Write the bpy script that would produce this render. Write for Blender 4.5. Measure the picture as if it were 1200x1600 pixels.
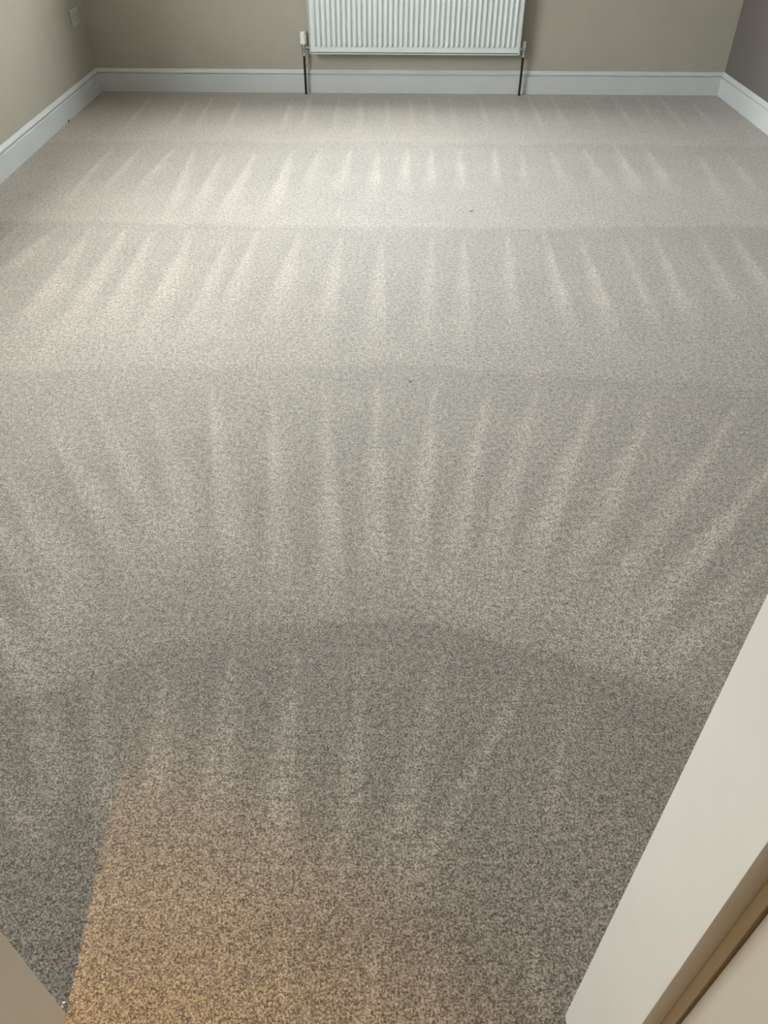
import bpy, bmesh, math, random
import numpy as np
from mathutils import Vector, Matrix
for o in list(bpy.data.objects): bpy.data.objects.remove(o)
S = bpy.context.scene
C = S.collection
R = math.radians
random.seed(7)

# ---------------------------------------------------------------- camera, light, exposure
CAM_H = 1.34
cam = bpy.data.cameras.new('camera')
cam.sensor_fit = 'VERTICAL'; cam.sensor_height = 24.0
cam.lens = 24.0 * 1218.5 / 1600.0
cam.clip_start = 0.02
co = bpy.data.objects.new('camera', cam); C.objects.link(co); S.camera = co
pit, yaw, rol = R(41.05), R(0.237), R(0.441)
fw = Vector((math.sin(yaw)*math.cos(pit), math.cos(yaw)*math.cos(pit), -math.sin(pit)))
rt = Vector((math.cos(yaw), -math.sin(yaw), 0)); up = rt.cross(fw)
r2 = math.cos(rol)*rt + math.sin(rol)*up; u2 = -math.sin(rol)*rt + math.cos(rol)*up
m = Matrix((r2, u2, -fw)).transposed().to_4x4(); m.translation = (0, 0, CAM_H)
co.matrix_world = m

S.view_settings.view_transform = 'Standard'; S.view_settings.look = 'None'
S.view_settings.gamma = 1.0; S.view_settings.use_curve_mapping = False
S.view_settings.exposure = 0.06

# room dimensions (metres)
XL, XR, YB, YF, ZC = -1.938, 2.297, 5.907, 0.388, 2.40     # left, right, back, door wall's room face, ceiling
HY = 0.256                                                # hall face of the door wall
SK = 0.138                                                # skirting height
WIN = [(1.95, 3.95, 0.85, 2.15)]                          # left-wall window: y0, y1, sill, head
WINB = (-0.85, 0.85, 1.05, 2.25)                          # far-wall window above the radiator: x0, x1, sill, head

world = bpy.data.worlds.new('overcast_sky'); S.world = world; world.use_nodes = True
wn = world.node_tree.nodes; wl = world.node_tree.links; bg = wn['Background']
tc = wn.new('ShaderNodeTexCoord'); sx = wn.new('ShaderNodeSeparateXYZ'); rp = wn.new('ShaderNodeValToRGB')
wl.new(tc.outputs['Generated'], sx.inputs[0]); wl.new(sx.outputs['Z'], rp.inputs[0])
rp.color_ramp.elements[0].position = 0.0; rp.color_ramp.elements[0].color = (.10, .11, .09, 1)
rp.color_ramp.elements[1].position = 0.06; rp.color_ramp.elements[1].color = (.95, .975, .985, 1)
e = rp.color_ramp.elements.new(0.9); e.color = (.92, .95, .98, 1)
wl.new(rp.outputs[0], bg.inputs['Color']); bg.inputs['Strength'].default_value = 30.0
for k, (y0, y1, z0, z1) in enumerate(WIN):                # sampling portal only: adds no light of its own
    L = bpy.data.lights.new('window_portal', 'AREA'); L.shape = 'RECTANGLE'; L.size = y1-y0; L.size_y = z1-z0
    L.cycles.is_portal = True
    lo = bpy.data.objects.new('window_portal', L); C.objects.link(lo)
    lo.location = (XL-.20, (y0+y1)/2, (z0+z1)/2); lo.rotation_euler = (R(90), 0, R(-90))
L = bpy.data.lights.new('window_portal', 'AREA'); L.shape = 'RECTANGLE'; L.size = WINB[1]-WINB[0]; L.size_y = WINB[3]-WINB[2]
L.cycles.is_portal = True
lo = bpy.data.objects.new('window_portal', L); C.objects.link(lo)
lo.location = ((WINB[0]+WINB[1])/2, YB+.20, (WINB[2]+WINB[3])/2); lo.rotation_euler = (R(-90), 0, 0)
# hall ceiling downlight, warm (its fitting is built further down at HALL_LAMP)
HALL_LAMP = (-0.41, -0.62, 2.38)
L = bpy.data.lights.new('hall_downlight', 'SPOT'); L.energy = 350; L.color = (1.0, .62, .21)
L.spot_size = R(56); L.spot_blend = 1.0; L.shadow_soft_size = 0.02
lo = bpy.data.objects.new('hall_downlight_light', L); C.objects.link(lo); lo.location = HALL_LAMP
lo.rotation_euler = Vector((-.25, .30, -2.38)).to_track_quat('-Z', 'Y').to_euler()
SHEEN, PILE_COL, LEAN = 1.0, .60, .34
# vacuum pattern on the carpet, metres on the floor: far-to-near row edges and strokes (row, tip x, tip y, end x, end y, width)
ROW_EDGES = [[(-2.908, 4.725), (-1.097, 4.764), (0.003, 4.776), (1.103, 4.751), (2.564, 4.733)], [(-2.626, 3.566), (-1.301, 3.525), (0.005, 3.485), (0.872, 3.499), (2.051, 3.549)], [(-1.837, 2.148), (-1.247, 2.213), (-0.947, 2.257), (-0.42, 2.275), (0.218, 2.269), (0.739, 2.214), (1.102, 2.171), (1.594, 2.035)], [(-1.323, 0.792), (-0.659, 0.986), (-0.508, 1.085), (-0.348, 1.126), (-0.194, 1.155), (-0.051, 1.161), (0.15, 1.143), (0.274, 1.102), (0.382, 1.076), (0.47, 1.034), (0.591, 0.977), (0.862, 0.802)], [(-1.11, 0.479), (-0.41, 0.52), (-0.171, 0.528), (0.007, 0.529), (0.217, 0.525), (0.716, 0.465)]]
STREAKS = [(0,-1.564,5.776,-1.531,4.958,0.038),(0,-1.296,5.783,-1.268,4.964,0.038),(0,-1.146,5.787,-1.121,4.967,0.038),(0,-0.953,5.792,-0.932,4.972,0.038),(0,-0.614,5.801,-0.6,4.979,0.038),(0,-0.494,5.804,-0.482,4.982,0.038),(0,-0.3,5.809,-0.293,4.986,0.038),(0,-0.149,5.813,-0.145,4.989,0.038),(0,0.024,5.817,0.024,4.993,0.038),(0,0.175,5.821,0.173,4.996,0.038),(0,0.305,5.825,0.3,4.999,0.038),(0,0.444,5.828,0.436,5.002,0.038),(0,0.64,5.833,0.627,5.007,0.038),(0,0.848,5.839,0.831,5.011,0.038),(0,0.979,5.842,0.959,5.014,0.038),(0,1.132,5.846,1.109,5.018,0.038),(0,1.35,5.852,1.322,5.022,0.039),(0,1.547,5.857,1.515,5.027,0.039),(0,1.709,5.861,1.674,5.03,0.039),(0,1.863,5.865,1.824,5.034,0.039),(0,2.052,5.87,2.009,5.038,0.039),(1,-1.171,4.678,-1.209,3.928,0.05),(1,-1.059,4.657,-0.982,3.554,0.064),(1,-0.883,4.567,-0.872,3.556,0.076),(1,-0.706,4.571,-0.741,3.558,0.082),(1,-0.507,4.645,-0.526,3.601,0.082),(1,-0.351,4.672,-0.382,3.943,0.076),(1,-0.18,4.652,-0.224,3.946,0.076),(1,-0.032,4.643,-0.049,3.859,0.075),(1,0.137,4.682,0.099,3.952,0.063),(1,0.272,4.685,0.239,3.954,0.051),(1,0.429,4.664,0.391,3.957,0.051),(1,0.627,4.692,0.576,4.053,0.039),(1,0.772,4.601,0.716,4.056,0.039),(1,0.931,4.64,0.926,3.966,0.064),(1,1.13,4.679,1.118,3.97,0.077),(1,1.319,4.731,1.278,3.973,0.077),(1,1.484,4.735,1.438,3.976,0.071),(1,1.754,4.599,1.652,3.802,0.062),(1,1.918,4.66,1.855,3.893,0.063),(1,-1.356,4.698,-1.381,3.925,0.044),(1,-1.519,4.695,-1.515,3.747,0.042),(2,-1.627,3.505,-1.636,3.152,0.042),(2,-1.45,3.492,-1.534,2.85,0.099),(2,-1.303,3.533,-1.274,2.402,0.11),(2,-1.149,3.497,-1.113,2.382,0.109),(2,-1.023,3.462,-0.976,2.362,0.109),(2,-0.855,3.464,-0.829,2.385,0.096),(2,-0.674,3.445,-0.672,2.365,0.096),(2,-0.558,3.469,-0.577,2.455,0.089),(2,-0.37,3.487,-0.403,2.504,0.091),(2,-0.183,3.438,-0.216,2.414,0.089),(2,-0.001,3.441,-0.032,2.372,0.079),(2,0.219,3.444,0.141,2.374,0.075),(2,0.367,3.446,0.275,2.398,0.066),(2,0.556,3.449,0.46,2.467,0.063),(2,0.716,3.467,0.673,2.425,0.062),(2,0.872,3.454,0.818,2.426,0.071),(2,1.045,3.398,0.988,2.52,0.046),(2,1.203,3.437,1.111,2.475,0.063),(2,1.41,3.463,1.315,2.572,0.07),(2,1.56,3.48,1.489,2.726,0.073),(3,0.177,2.208,0.062,1.175,0.067),(3,0.355,2.21,0.134,1.17,0.069),(3,0.52,2.22,0.211,1.157,0.081),(3,0.72,2.206,0.27,1.129,0.08),(3,0.914,2.188,0.349,1.09,0.084),(3,1.192,2.16,0.407,1.059,0.069),(3,1.128,1.775,0.477,1.034,0.085),(3,1.024,1.46,0.55,0.999,0.067),(3,0.932,1.26,0.666,1.095,0.037),(3,-0.015,2.206,-0.018,1.175,0.067),(3,-0.186,2.165,-0.109,1.174,0.064),(3,-0.355,2.163,-0.227,1.193,0.064),(3,-0.553,2.154,-0.333,1.272,0.081),(3,-0.732,2.103,-0.452,1.391,0.085),(3,-0.905,2.057,-0.479,1.324,0.083),(3,-1.017,1.957,-0.541,1.26,0.081),(3,-1.105,1.78,-0.659,1.2,0.088),(3,-1.027,1.531,-0.662,1.088,0.092),(3,-0.885,1.198,-0.67,0.939,0.078),(4,-0.032,1.092,-0.069,0.582,0.043),(4,0.136,1.101,0.013,0.551,0.06),(4,0.329,1.05,0.02,0.521,0.023),(4,-0.186,1.091,-0.186,0.614,0.059),(4,-0.323,1.072,-0.3,0.671,0.064),(4,-0.456,1.02,-0.413,0.719,0.051),(4,-0.755,1.036,-0.577,0.706,0.069),(4,-0.755,0.822,-0.594,0.635,0.044),(4,-0.611,1.053,-0.487,0.67,0.045),(4,0.418,1.008,0.292,0.673,0.018),(5,-0.01,0.499,-0.017,0.359,0.021),(5,0.087,0.487,0.077,0.36,0.019),(5,0.231,0.514,0.253,0.36,0.032),(5,-0.147,0.501,-0.144,0.359,0.015)]

# ---------------------------------------------------------------- helpers
def nd(nt, t, **k):
    n = nt.nodes.new(t)
    for a, v in k.items():
        if a in n.inputs: n.inputs[a].default_value = v
        else: setattr(n, a, v)
    return n
def mat(name, col, rough=.5, metal=0, spec=.5, vary=.03, scale=6., bump=0., bscale=200.):
    m = bpy.data.materials.new(name); m.use_nodes = True; nt = m.node_tree; b = nt.nodes['Principled BSDF']
    b.inputs['Roughness'].default_value = rough; b.inputs['Metallic'].default_value = metal
    b.inputs['Specular IOR Level'].default_value = spec
    t = nd(nt, 'ShaderNodeTexCoord'); n = nd(nt, 'ShaderNodeTexNoise'); n.inputs['Scale'].default_value = scale; n.inputs['Detail'].default_value = 4
    nt.links.new(t.outputs['Object'], n.inputs['Vector'])
    r = nd(nt, 'ShaderNodeValToRGB'); r.color_ramp.elements[0].position = .3; r.color_ramp.elements[1].position = .7
    r.color_ramp.elements[0].color = tuple(c*(1-vary) for c in col)+(1,); r.color_ramp.elements[1].color = tuple(min(1, c*(1+vary)) for c in col)+(1,)
    nt.links.new(n.outputs['Fac'], r.inputs[0]); nt.links.new(r.outputs[0], b.inputs['Base Color'])
    if bump:
        n2 = nd(nt, 'ShaderNodeTexNoise'); n2.inputs['Scale'].default_value = bscale; n2.inputs['Detail'].default_value = 3
        nt.links.new(t.outputs['Object'], n2.inputs['Vector'])
        bp = nd(nt, 'ShaderNodeBump'); bp.inputs['Strength'].default_value = bump; bp.inputs['Distance'].default_value = .001
        nt.links.new(n2.outputs['Fac'], bp.inputs['Height']); nt.links.new(bp.outputs[0], b.inputs['Normal'])
    return m
def bx(bm, x0, x1, y0, y1, z0, z1):
    v = [bm.verts.new(p) for p in ((x0,y0,z0),(x1,y0,z0),(x1,y1,z0),(x0,y1,z0),(x0,y0,z1),(x1,y0,z1),(x1,y1,z1),(x0,y1,z1))]
    for f in ((3,2,1,0),(4,5,6,7),(0,1,5,4),(1,2,6,5),(2,3,7,6),(3,0,4,7)): bm.faces.new([v[i] for i in f])
def lathe(bm, prof, c=(0,0,0), axis='Z', n=32, close=True):
    rings = []
    for r, h in prof:
        ring = []
        for i in range(n):
            a = 2*math.pi*i/n; p = (r*math.cos(a), r*math.sin(a), h)
            if axis == 'X': p = (h, p[0], p[1])
            if axis == 'Y': p = (p[0], h, p[1])
            ring.append(bm.verts.new((p[0]+c[0], p[1]+c[1], p[2]+c[2])))
        rings.append(ring)
    for a, b in zip(rings, rings[1:]):
        for i in range(n): bm.faces.new((a[i], a[(i+1)%n], b[(i+1)%n], b[i]))
    if close: bm.faces.new(rings[0][::-1]); bm.faces.new(rings[-1])
def obj(name, bm, m, parent=None, smooth=False, bevel=0, segs=2, mw=None):
    bmesh.ops.recalc_face_normals(bm, faces=bm.faces)
    me = bpy.data.meshes.new(name); bm.to_mesh(me); bm.free()
    if m: me.materials.append(m)
    o = bpy.data.objects.new(name, me); C.objects.link(o)
    if parent: o.parent = parent
    if bevel:
        b = o.modifiers.new('bevel', 'BEVEL'); b.width = bevel; b.segments = segs; b.limit_method = 'ANGLE'; b.angle_limit = R(35)
    if smooth or bevel:
        for p in me.polygons: p.use_smooth = True
        if bevel: o.modifiers.new('wn', 'WEIGHTED_NORMAL')
        else:
            try: me.set_sharp_from_angle(angle=R(40))
            except Exception: pass
    return o
def thing(name, label, cat, loc=(0,0,0), group=None):
    o = bpy.data.objects.new(name, None); C.objects.link(o); o.location = loc; o.empty_display_size = .05
    o['label'] = label; o['category'] = cat
    if group: o['group'] = group
    return o
def struct(o, label=None, cat=None):
    o['kind'] = 'structure'
    if label: o['label'] = label
    if cat: o['category'] = cat
    return o
def B(*boxes):
    bm = bmesh.new()
    for b in boxes: bx(bm, *b)
    return bm

# ---------------------------------------------------------------- materials
M_wall  = mat('greige_wall_paint', (.38, .352, .295), .55, bump=.15, bscale=90)
M_taupe = mat('taupe_wall_paint', (.135, .117, .106), .6, bump=.15, bscale=90)
M_ceil  = mat('white_ceiling_paint', (.80, .79, .76), .8)
M_trim  = mat('white_satin_trim', (.56, .57, .575), .30, bump=.05, bscale=30)
M_jamb  = mat('white_frame_paint', (.80, .78, .735), .38, bump=.06, bscale=25)
M_door  = mat('cream_door_paint', (.66, .61, .52), .4, bump=.06, bscale=25)
M_hall  = mat('hall_wall_paint', (.56, .50, .42), .6)
M_rad   = mat('white_radiator_enamel', (.66, .70, .70), .22, spec=.6, vary=.01)
M_plast = mat('white_valve_plastic', (.80, .79, .72), .35, vary=.01)
M_sock  = mat('white_socket_plastic', (.44, .44, .42), .4, vary=.01)
M_dark  = mat('dark_slot', (.02, .02, .02), .6)
M_chrome= mat('chrome', (.50, .49, .47), .2, metal=1, vary=.02)
M_pipe  = mat('dark_tarnished_pipe', (.016, .012, .010), .6, metal=.1, spec=.25, vary=.2, scale=40)
M_upvc  = mat('white_window_frame', (.8, .8, .8), .3)
M_fluff = mat('pale_fibre', (.62, .58, .50), .9)
M_scrap = mat('dark_scrap', (.10, .08, .06), .7)
M_out   = mat('garden_paving', (.30, .30, .28), .9)

M_glass = bpy.data.materials.new('clear_glass'); M_glass.use_nodes = True
nt = M_glass.node_tree; nt.nodes.clear()
o_ = nd(nt, 'ShaderNodeOutputMaterial'); mx = nd(nt, 'ShaderNodeMixShader'); tr = nd(nt, 'ShaderNodeBsdfTransparent'); gl = nd(nt, 'ShaderNodeBsdfGlossy')
gl.inputs['Roughness'].default_value = .02; mx.inputs[0].default_value = .06; tr.inputs[0].default_value = (.96, .98, .97, 1)
nt.links.new(tr.outputs[0], mx.inputs[1]); nt.links.new(gl.outputs[0], mx.inputs[2]); nt.links.new(mx.outputs[0], o_.inputs[0])

M_carpet = bpy.data.materials.new('greige_twist_pile_carpet'); M_carpet.use_nodes = True
nt = M_carpet.node_tree; ln = nt.links.new; b = nt.nodes['Principled BSDF']
b.inputs['Roughness'].default_value = .52; b.inputs['Specular IOR Level'].default_value = .70
b.inputs['Sheen Roughness'].default_value = .40; b.inputs['Sheen Tint'].default_value = (.90, .91, .91, 1)
t = nd(nt, 'ShaderNodeTexCoord')
def noise(scale, detail=2, rough=.5, dist=0.):
    n = nd(nt, 'ShaderNodeTexNoise'); n.inputs['Scale'].default_value = scale; n.inputs['Detail'].default_value = detail
    n.inputs['Roughness'].default_value = rough; n.inputs['Distortion'].default_value = dist
    ln(t.outputs['Object'], n.inputs['Vector']); return n
def math_(op, a, b_=None, c_=None):
    n = nd(nt, 'ShaderNodeMath', operation=op)
    for i, v in enumerate((a, b_, c_)):
        if v is None: continue
        if isinstance(v, (int, float)): n.inputs[i].default_value = v
        else: ln(v, n.inputs[i])
    return n.outputs[0]
tuft = noise(680, 3, .7, .4)                      # twisted yarn tips, 3-5 mm
fleck = noise(70, 4, .75)                          # looser nap
patch = noise(4.5, 4, .6)
pile = nd(nt, 'ShaderNodeAttribute', attribute_name='pile')
sepx = nd(nt, 'ShaderNodeSeparateXYZ'); ln(pile.outputs['Vector'], sepx.inputs[0])
r1 = nd(nt, 'ShaderNodeValToRGB'); r1.color_ramp.elements[0].position = .442; r1.color_ramp.elements[1].position = .568
r1.color_ramp.elements[0].color = (.052, .039, .026, 1); r1.color_ramp.elements[1].color = (.68, .560, .445, 1)
mid = r1.color_ramp.elements.new(.5); mid.color = (.285, .229, .175, 1)
clump = noise(250, 2, .6, .5)                      # tufts gathered into small clumps
hgt = math_('ADD', math_('MULTIPLY', tuft.outputs['Fac'], .44), math_('ADD', math_('MULTIPLY', fleck.outputs['Fac'], .20), math_('MULTIPLY', clump.outputs['Fac'], .36)))
ln(hgt, r1.inputs[0])
mr = nd(nt, 'ShaderNodeMapRange'); ln(hgt, mr.inputs['Value']); mr.inputs['From Min'].default_value = .44; mr.inputs['From Max'].default_value = .56
mr.inputs['To Min'].default_value = SHEEN*.35; mr.inputs['To Max'].default_value = min(1, SHEEN*1.5); ln(mr.outputs[0], b.inputs['Sheen Weight'])   # fuzz only on the yarn tips
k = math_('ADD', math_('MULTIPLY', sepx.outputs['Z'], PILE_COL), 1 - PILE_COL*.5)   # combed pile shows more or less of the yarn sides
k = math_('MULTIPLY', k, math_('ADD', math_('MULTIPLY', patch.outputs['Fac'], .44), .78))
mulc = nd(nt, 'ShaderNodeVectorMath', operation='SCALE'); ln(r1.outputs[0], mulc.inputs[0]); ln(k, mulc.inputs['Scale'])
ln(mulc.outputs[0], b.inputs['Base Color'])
bp = nd(nt, 'ShaderNodeBump'); bp.inputs['Strength'].default_value = .9; bp.inputs['Distance'].default_value = .005
ln(hgt, bp.inputs['Height'])
# the vacuum has leaned the pile: tilt the shading normal with it
sc = nd(nt, 'ShaderNodeVectorMath', operation='MULTIPLY'); ln(pile.outputs['Vector'], sc.inputs[0]); sc.inputs[1].default_value = (1, 1, 0)
ad = nd(nt, 'ShaderNodeVectorMath', operation='ADD'); ln(bp.outputs[0], ad.inputs[0]); ln(sc.outputs[0], ad.inputs[1])
no = nd(nt, 'ShaderNodeVectorMath', operation='NORMALIZE'); ln(ad.outputs[0], no.inputs[0]); ln(no.outputs[0], b.inputs['Normal'])

# ---------------------------------------------------------------- floor: carpet with its vacuum strokes
def axis(lo, hi, f):
    a = [lo]
    while a[-1] < hi: a.append(a[-1] + f(a[-1]))
    a[-1] = hi; return np.array(a)
ys = axis(-1.6, YB+.02, lambda y: .012 if y < -.05 else (.006 if y < 1.3 else (.0065 if y < 2.5 else .012)))
xs = axis(XL-.02, XR+.02, lambda x: .0065 if -1.5 < x < 1.7 else .010)
X, Y = np.meshgrid(xs, ys)
rng = np.random.RandomState(3)
wob = .008*np.sin(X*5.1+1.3) + .006*np.sin(X*13.7+.4) + .005*np.sin(X*37)
edges = [np.interp(X, [p[0] for p in e], [p[1] for p in e]) + wob for e in ROW_EDGES]
row = np.zeros_like(X, dtype=int)
for e in edges: row += (Y < e)
tops = [np.full_like(X, YB)] + edges; bots = edges + [np.full_like(X, -.2)]
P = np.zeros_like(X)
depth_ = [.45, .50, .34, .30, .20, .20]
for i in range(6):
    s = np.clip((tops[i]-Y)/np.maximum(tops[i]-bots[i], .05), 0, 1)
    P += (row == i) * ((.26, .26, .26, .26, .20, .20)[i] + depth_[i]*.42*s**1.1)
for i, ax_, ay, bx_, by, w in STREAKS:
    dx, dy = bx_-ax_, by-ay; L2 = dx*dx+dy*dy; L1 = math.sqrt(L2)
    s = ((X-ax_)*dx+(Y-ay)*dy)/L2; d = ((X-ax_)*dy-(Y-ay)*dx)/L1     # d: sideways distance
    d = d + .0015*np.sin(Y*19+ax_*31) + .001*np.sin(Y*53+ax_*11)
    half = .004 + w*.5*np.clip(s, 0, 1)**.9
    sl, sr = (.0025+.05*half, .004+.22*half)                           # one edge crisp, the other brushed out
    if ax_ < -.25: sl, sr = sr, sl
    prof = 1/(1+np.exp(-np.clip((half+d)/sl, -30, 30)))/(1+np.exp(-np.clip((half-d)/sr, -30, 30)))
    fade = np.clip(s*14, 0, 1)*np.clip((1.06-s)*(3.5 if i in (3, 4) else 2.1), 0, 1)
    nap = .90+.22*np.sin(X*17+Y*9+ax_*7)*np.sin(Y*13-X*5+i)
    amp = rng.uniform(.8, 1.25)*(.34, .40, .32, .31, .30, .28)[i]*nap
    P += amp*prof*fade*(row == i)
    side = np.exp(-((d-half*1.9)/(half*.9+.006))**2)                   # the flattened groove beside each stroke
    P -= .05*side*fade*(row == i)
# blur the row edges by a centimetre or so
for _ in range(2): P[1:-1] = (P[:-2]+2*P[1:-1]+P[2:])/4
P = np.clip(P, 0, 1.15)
# footprints / uneven nap
P += .05*np.sin(X*2.3+Y*1.7)*np.sin(Y*3.1-X*.9)
ny, nx = X.shape
hf = .0016*(P-.5) + .0008*rng.rand(ny, nx)
verts = np.stack([X, Y, hf], -1).reshape(-1, 3)
idx = np.arange(ny*nx).reshape(ny, nx)
fc = np.stack([idx[:-1,:-1], idx[:-1,1:], idx[1:,1:], idx[1:,:-1]], -1).reshape(-1, 4)
me = bpy.data.meshes.new('floor')
me.vertices.add(len(verts)); me.vertices.foreach_set('co', verts.ravel())
me.loops.add(fc.size); me.loops.foreach_set('vertex_index', fc.ravel().astype(np.int32))
me.polygons.add(len(fc)); me.polygons.foreach_set('loop_start', np.arange(0, fc.size, 4, dtype=np.int32))
try: me.polygons.foreach_set('loop_total', np.full(len(fc), 4, dtype=np.int32))
except Exception: pass
me.update(calc_edges=True); me.validate()
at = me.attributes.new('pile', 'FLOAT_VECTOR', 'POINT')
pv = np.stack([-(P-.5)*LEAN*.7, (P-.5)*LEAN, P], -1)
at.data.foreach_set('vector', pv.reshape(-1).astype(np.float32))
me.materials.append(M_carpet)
for p in (0,): me.polygons.foreach_set('use_smooth', np.ones(len(fc), dtype=bool))
fl = bpy.data.objects.new('floor', me); C.objects.link(fl)
struct(fl, 'greige twist pile carpet with fresh vacuum stripes', 'carpet')

# ---------------------------------------------------------------- room shell
T = .25
y0, y1, z0, z1 = WIN[0]
LB = [(XL-T, XL, YF-.132, y0, -.02, ZC), (XL-T, XL, y1, YB+T, -.02, ZC), (XL-T, XL, y0, y1, -.02, z0), (XL-T, XL, y0, y1, z1, ZC)]
struct(obj('wall_left', B(*LB), M_wall), 'greige painted wall on the left with low socket', 'wall')
struct(obj('wall_back', B((XL, WINB[0], YB, YB+T, -.02, ZC), (WINB[1], XR, YB, YB+T, -.02, ZC), (WINB[0], WINB[1], YB, YB+T, -.02, WINB[2]), (WINB[0], WINB[1], YB, YB+T, WINB[3], ZC)), M_wall), 'greige painted far wall behind the radiator', 'wall')
struct(obj('wall_right', B((XR, XR+T, YF-.132, YB+T, -.02, ZC)), M_taupe), 'darker taupe painted wall on the right', 'wall')
struct(obj('ceiling', B((XL-T, XR+T, -1.7, YB+T, ZC, ZC+.1)), M_ceil))
JL, JR, JT = -.470, .280, 1.985
FR = .030                                                # lining thickness
struct(obj('wall_front', B((XL, JL-FR, HY, YF, -.02, ZC), (JR+FR+.02, XR, HY, YF, -.02, ZC), (JL-FR, JR+FR+.02, HY, YF, JT+FR, ZC)), M_wall), 'wall holding the doorway', 'wall')
# hall behind the camera
HX0, HX1, HYB = -1.05, .62, -1.6
bm = B((HX0-.1, HX0, HYB, HY, -.02, ZC))
struct(obj('wall_hall_left', bm, M_hall))
struct(obj('wall_hall_right', B((HX1, HX1+.1, HYB, HY, -.02, ZC)), M_hall))
struct(obj('wall_hall_back', B((HX0-.1, HX1+.1, HYB-.1, HYB, -.02, ZC)), M_hall))

def skirting(name, a, bpt, nrm, label, e0=0, e1=0):
    """profiled board from a to b, standing out along nrm; e0/e1 mitre lengths"""
    a = Vector(a); bpt = Vector(bpt); d = (bpt-a).normalized(); nrm = Vector(nrm)
    pr = [(0, SK), (.004, SK), (.0055, SK-.003), (.0095, SK-.009), (.0145, SK-.014), (.0165, SK-.019), (.0160, SK-.0225),
          (.0060, SK-.0235), (.0060, SK-.0305), (.0135, SK-.0310), (.0185, SK-.0350), (.018, SK-.0400), (.018, -.01), (0, -.01)]
    bm = bmesh.new(); rings = []
    for p, s in ((a, 1), (bpt, -1)):
        e = e0 if s == 1 else e1
        rings.append([bm.verts.new(p + nrm*o + d*s*o*e + Vector((0, 0, z))) for o, z in pr])
    n = len(pr)
    for i in range(n): bm.faces.new((rings[0][i], rings[0][(i+1)%n], rings[1][(i+1)%n], rings[1][i]))
    bm.faces.new(rings[0]); bm.faces.new(rings[1][::-1])
    return struct(obj(name, bm, M_trim), label, 'skirting board')
skirting('baseboard_back', (XL, YB, 0), (XR, YB, 0), (0, -1, 0), 'white moulded skirting along the far wall', 1, 1)
skirting('baseboard_left', (XL, YF, 0), (XL, YB, 0), (1, 0, 0), 'white moulded skirting along the left wall', 0, 1)
skirting('baseboard_right', (XR, YF, 0), (XR, YB, 0), (-1, 0, 0), 'white moulded skirting along the right wall', 0, 1)
skirting('baseboard_front', (XL, YF, 0), (JL-.02-.07, YF, 0), (0, 1, 0), 'white skirting left of the doorway', 1, 0)

# window in the left wall
win = struct(bpy.data.objects.new('window_1', None)); C.objects.link(win); win.location = (XL-.12, (y0+y1)/2, z0)
def loc(bm, o): bmesh.ops.translate(bm, verts=bm.verts, vec=-Vector(o.location)); return bm
xa, xb = XL-.15, XL-.09; f_ = .055
ym = (y0+y1)/2
obj('window_frame', loc(B((xa, xb, y0, y0+f_, z0, z1), (xa, xb, y1-f_, y1, z0, z1), (xa, xb, y0+f_, y1-f_, z0, z0+f_), (xa, xb, y0+f_, y1-f_, z1-f_, z1), (xa, xb, ym-f_/2, ym+f_/2, z0+f_, z1-f_)), win), M_upvc, win, bevel=.004)
for q0, q1 in ((y0+f_, ym-f_/2), (ym+f_/2, y1-f_)):
    obj('pane', loc(B((XL-.122, XL-.118, q0, q1, z0+f_, z1-f_)), win), M_glass, win)
obj('window_sill', loc(B((XL-.09, XL+.03, y0+.0, y1-.0, z0, z0+.022)), win), M_trim, win, bevel=.006)
x0, x1, z0, z1 = WINB
wb = struct(bpy.data.objects.new('window_2', None)); C.objects.link(wb); wb.location = ((x0+x1)/2, YB+.12, z0)
xm = (x0+x1)/2; ya, yc = YB+.09, YB+.15
obj('window_frame', loc(B((x0, x0+f_, ya, yc, z0, z1), (x1-f_, x1, ya, yc, z0, z1), (x0+f_, x1-f_, ya, yc, z0, z0+f_), (x0+f_, x1-f_, ya, yc, z1-f_, z1), (xm-f_/2, xm+f_/2, ya, yc, z0+f_, z1-f_)), wb), M_upvc, wb, bevel=.004)
for q0, q1 in ((x0+f_, xm-f_/2), (xm+f_/2, x1-f_)):
    obj('pane', loc(B((q0, q1, YB+.118, YB+.122, z0+f_, z1-f_)), wb), M_glass, wb)
obj('window_sill', loc(B((x0, x1, YB-.03, YB+.09, z0, z0+.022)), wb), M_trim, wb, bevel=.006)
struct(obj('trim_ground_outside', B((-14, XL-T, -8, 14, -.35, -.25), (XL-T, 14, YB+T, 14, -.35, -.25)), M_out))

# ---------------------------------------------------------------- doorway
dr = struct(bpy.data.objects.new('door_1', None), 'white painted door frame around the doorway in the foreground', 'door'); C.objects.link(dr)
dr.location = (JR, (HY+YF)/2, 0)
REB = .268                                                # where the stop ends and the door's rebate begins
obj('jamb', loc(B((JR, JR+.02, REB, YF, -.01, JT+.02), (JR+.02, JR+.02+FR, HY-.0, YF, -.01, JT+FR)), dr), M_jamb, dr, bevel=.0012)
obj('jamb', loc(B((JL-.02, JL, REB, YF, -.01, JT+.02), (JL-.02-FR, JL-.02, HY, YF, -.01, JT+FR)), dr), M_jamb, dr, bevel=.0012)
obj('head_lining', loc(B((JL-.0, JR+.0, REB, YF, JT, JT+.02), (JL-.02, JR+.02, HY, YF, JT+.02, JT+.02+FR)), dr), M_jamb, dr, bevel=.0012)
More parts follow.
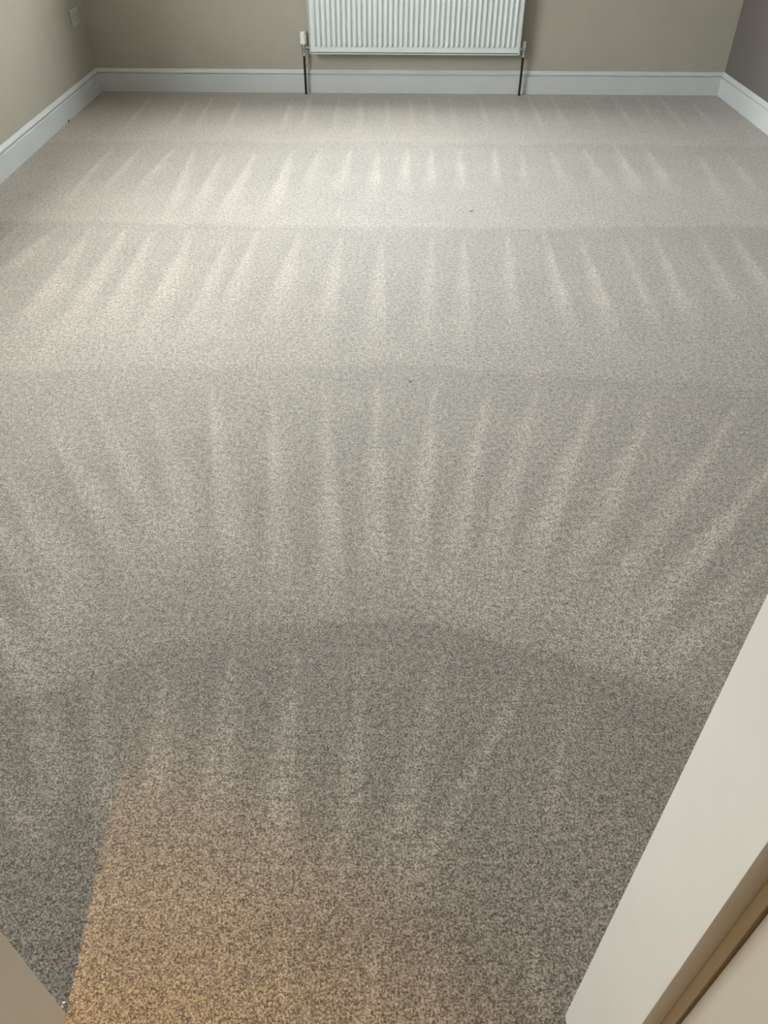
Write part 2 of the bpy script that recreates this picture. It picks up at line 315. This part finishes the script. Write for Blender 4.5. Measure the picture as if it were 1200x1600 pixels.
# door leaf folded right back into the hall, its face level with the rebate
DX = JR+.0205
leaf = B((DX, DX+.035, -.515, HY-.004, .006, 1.98))
obj('door_leaf', loc(leaf, dr), M_door, dr, bevel=.0015)
for z in (.22, 1.0, 1.75):
    bm = bmesh.new(); lathe(bm, [(.0045, z-.045), (.0045, z+.045)], (JR+.0445+.017, HY+.001, 0), n=16)
    obj('hinge', loc(bm, dr), M_chrome, dr, smooth=True)
bm = bmesh.new(); lathe(bm, [(.024, 0), (.024, -.008), (.009, -.010), (.009, -.032), (.020, -.040), (.026, -.052), (.024, -.064), (.012, -.070)], (DX, -.455, 1.0), 'X', 28)
obj('door_knob', loc(bm, dr), M_chrome, dr, smooth=True)

# ---------------------------------------------------------------- radiator
RX0, RX1, RZ0, RZ1, RY = -.482, .884, .248, .848, 5.800
rad = thing('radiator', 'white ribbed panel radiator hung on the far wall, valves and dark pipes at both ends', 'radiator', ((RX0+RX1)/2, 5.85, RZ0))
def panel(x0, x1, z0, z1, y, out):
    """steel panel pressed with upright water channels; out = -1 faces the room"""
    NP = 40; mx_ = .0165; pitch = (x1-x0-2*mx_)/NP
    uu = [(0, 0), (.08, .06), (.14, .20), (.32, .82), (.40, 1), (.48, 1), (.56, .82), (.74, .20), (.80, .06)]
    cols = [(x0, 0), (x0+.004, 0)]
    for i in range(NP):
        cols += [(x0+mx_+(i+u)*pitch, h) for u, h in uu]
    cols += [(x1-mx_, 0), (x1-.004, 0), (x1, 0)]
    g = .030
    zr = [(z0, 0), (z0+g-.006, 0), (z0+g-.001, .05), (z0+g+.004, .4), (z0+g+.010, .85), (z0+g+.016, 1)]
    zs = zr + [(z0+z1-z, t_) for z, t_ in reversed(zr)]
    bm = bmesh.new(); A = []
    for z, t_ in zs: A.append([bm.verts.new((x, y+out*.0150*h*t_, z)) for x, h in cols])
    for a, b2 in zip(A, A[1:]):
        for i in range(len(cols)-1): bm.faces.new((a[i], a[i+1], b2[i+1], b2[i]))
    # rolled edge back into the panel
    lo_ = [bm.verts.new((x, y-out*.009, z0-.0015)) for x, h in cols]; hi_ = [bm.verts.new((x, y-out*.009, z1+.0015)) for x, h in cols]
    for i in range(len(cols)-1):
        bm.faces.new((lo_[i], lo_[i+1], A[0][i+1], A[0][i])); bm.faces.new((A[-1][i], A[-1][i+1], hi_[i+1], hi_[i])); bm.faces.new((lo_[i+1], lo_[i], hi_[i], hi_[i+1]))
    return bm
pm = panel(RX0+.006, RX1-.006, RZ0+.013, RZ1-.012, RY, -1)
fp = obj('front_panel', loc(pm, rad), M_rad, rad, smooth=True)
obj('back_panel', loc(panel(RX0+.006, RX1-.006, RZ0+.010, RZ1-.012, RY+.068, 1), rad), M_rad, rad, smooth=True)
# seam lip along the foot of the front panel, and the fins between the panels
obj('bottom_rim', loc(B((RX0+.004, RX1-.004, RY-.0035, RY+.012, RZ0, RZ0+.0065)), rad), M_rad, rad, bevel=.003)
fin = bmesh.new()
for i in range(58):
    x = RX0+.03+i*(RX1-RX0-.06)/57
    bx(fin, x-.0004, x+.0004, RY+.013, RY+.055, RZ0+.03, RZ1-.03)
obj('convector_fin', loc(fin, rad), M_rad, rad)
for x0_, x1_ in ((RX0-.001, RX0+.004), (RX1-.004, RX1+.001)):
    obj('side_panel', loc(B((x0_, x1_, RY-.006, RY+.078, RZ0+.002, RZ1)), rad), M_rad, rad, bevel=.0022, segs=3)
gm = B((RX0, RX1, RY-.006, RY+.004, RZ1, RZ1+.004), (RX0, RX1, RY+.068, RY+.078, RZ1, RZ1+.004))
for i in range(46):
    x = RX0+i*(RX1-RX0-.006)/45; bx(gm, x, x+.006, RY+.004, RY+.068, RZ1, RZ1+.004)
obj('top_grille', loc(gm, rad), M_rad, rad)
for x in (RX0+.16, RX1-.16):
    obj('wall_bracket', loc(B((x-.015, x+.015, RY+.079, YB-.002, RZ0+.05, RZ1-.05)), rad), M_rad, rad)
PY, VZ = 5.852, .275
# thermostatic valve, left
xl, xr = -.5255, .9185
bm = bmesh.new()
lathe(bm, [(.0095, .228), (.0095, .236), (.0135, .237), (.0135, .250), (.0105, .252), (.0105, .262), (.012, .268), (.012, .284), (.0150, .286), (.0150, .297), (.011, .299)], (xl, PY, 0), n=24)
lathe(bm, [(.0085, .006), (.0085, .014), (.0135, .015), (.0135, .027), (.009, .029), (.0085, .046)], (xl, PY, VZ), 'X', 20)
vb = obj('valve_body', loc(bm, rad), M_chrome, rad, smooth=True); vb['label'] = 'chrome thermostatic valve body'
bm = bmesh.new()
lathe(bm, [(.0155, .296), (.0205, .299), (.0215, .312), (.0200, .318), (.0185, .319), (.0185, .324), (.0172, .352), (.0172, .354), (.0188, .356), (.0186, .364), (.0165, .368), (.004, .369)], (xl, PY, 0), n=40)
for i in range(14):
    a = 2*math.pi*i/14; x, y = xl+.0178*math.cos(a), PY+.0178*math.sin(a)
    bx(bm, x-.0012, x+.0012, y-.0012, y+.0012, .325, .351)
vh = obj('valve_head', loc(bm, rad), M_plast, vb, smooth=True); vh['label'] = 'cream plastic thermostatic head'
bm = bmesh.new(); lathe(bm, [(.0076, -.004), (.0076, .232)], (xl, PY, 0), n=20)
pp = obj('pipe', loc(bm, rad), M_pipe, rad, smooth=True)
# lockshield valve, right
bm = bmesh.new()
lathe(bm, [(.0095, .228), (.0095, .234), (.0125, .235), (.0125, .246), (.010, .248), (.010, .262), (.011, .266), (.011, .284), (.009, .288)], (xr, PY, 0), n=24)
lathe(bm, [(.0085, -.046), (.009, -.027), (.0125, -.026), (.0125, -.014), (.0085, -.013), (.0085, -.004)], (xr, PY, VZ), 'X', 20)
vb2 = obj('valve_body', loc(bm, rad), M_chrome, rad, smooth=True); vb2['label'] = 'chrome lockshield valve body'
bm = bmesh.new(); lathe(bm, [(.0115, .282), (.0118, .300), (.0105, .316), (.0075, .321), (.002, .322)], (xr, PY, 0), n=28)
vc = obj('valve_cap', loc(bm, rad), M_plast, vb2, smooth=True)
bm = bmesh.new(); lathe(bm, [(.0076, -.004), (.0076, .232)], (xr, PY, 0), n=20)
obj('pipe', loc(bm, rad), M_pipe, rad, smooth=True)

# ---------------------------------------------------------------- wall socket, left wall
so = thing('wall_socket', 'small pale double wall socket low on the left wall near the far corner', 'socket', (XL, 5.705, .462))
obj('face_plate', B((0, .009, -.073, .073, -.043, .043)), M_sock, so, bevel=.003, segs=3)
for s in (-1, 1):
    obj('switch', B((.009, .0125, s*.022-.006, s*.022+.006, .006, .026)), M_sock, so, bevel=.001)
    pin = B((.0088, .0093, s*.040-.002, s*.040+.002, -.002, .007), (.0088, .0093, s*.040-.014, s*.040-.008, -.020, -.016), (.0088, .0093, s*.040+.008, s*.040+.014, -.020, -.016))
    obj('pin_slots', pin, M_dark, so)

# ---------------------------------------------------------------- hall lamp fitting
lp = thing('ceiling_downlight', 'round chrome downlight in the hall ceiling', 'light', (HALL_LAMP[0], HALL_LAMP[1], ZC))
bm = bmesh.new(); lathe(bm, [(.030, -.001), (.032, -.006), (.040, -.006), (.042, -.001)], n=32, close=False)
obj('bezel', bm, M_chrome, lp, smooth=True)

# ---------------------------------------------------------------- bits lying on the carpet
def blob(name, n, r, m, p, label, cat, flat=.5):
    bm = bmesh.new()
    for i in range(n):
        a = random.uniform(0, 6.28); d = random.uniform(0, r); q = Vector((d*math.cos(a), d*math.sin(a), r*flat*random.uniform(.2, .9)))
        rr = r*random.uniform(.25, .45)
        bmesh.ops.create_icosphere(bm, subdivisions=1, radius=rr, matrix=Matrix.Translation(q) @ Matrix.Rotation(a, 4, 'Z') @ Matrix.Diagonal((1.6, .6, .5, 1)))
    o = obj(name, bm, m, smooth=True); o.location = p; o['label'] = label; o['category'] = cat
    return o
blob('carpet_fluff', 9, .011, M_fluff, (.417, 3.70, .002), 'tiny pale ball of fluff on the carpet midway below right pipe', 'fluff')
blob('fibre_knot', 7, .005, M_scrap, (.0905, 2.18, .001), 'tiny dark knot of fibre on the carpet mid room', 'fluff')
sc_ = bmesh.new(); bx(sc_, -.003, .003, -.0025, .0025, 0, .014); bx(sc_, -.002, .005, -.005, 0, .008, .012)
o = obj('wood_scrap', sc_, M_scrap, bevel=.001); o.location = (XL+.0225, 5.14, 0); o['label'] = 'tiny dark scrap stuck upright at foot of left skirting'; o['category'] = 'scrap'
bm = bmesh.new(); lathe(bm, [(.0015, 0), (.0015, .010), (.0042, .011), (.0046, .014), (.003, .016), (.001, .0165)], n=20)
o = obj('carpet_tack', bm, M_chrome, smooth=True); o.location = (JL+.001-.004, YF+.008, 0); o['label'] = 'shiny metal tack at foot of the left door jamb'; o['category'] = 'tack'
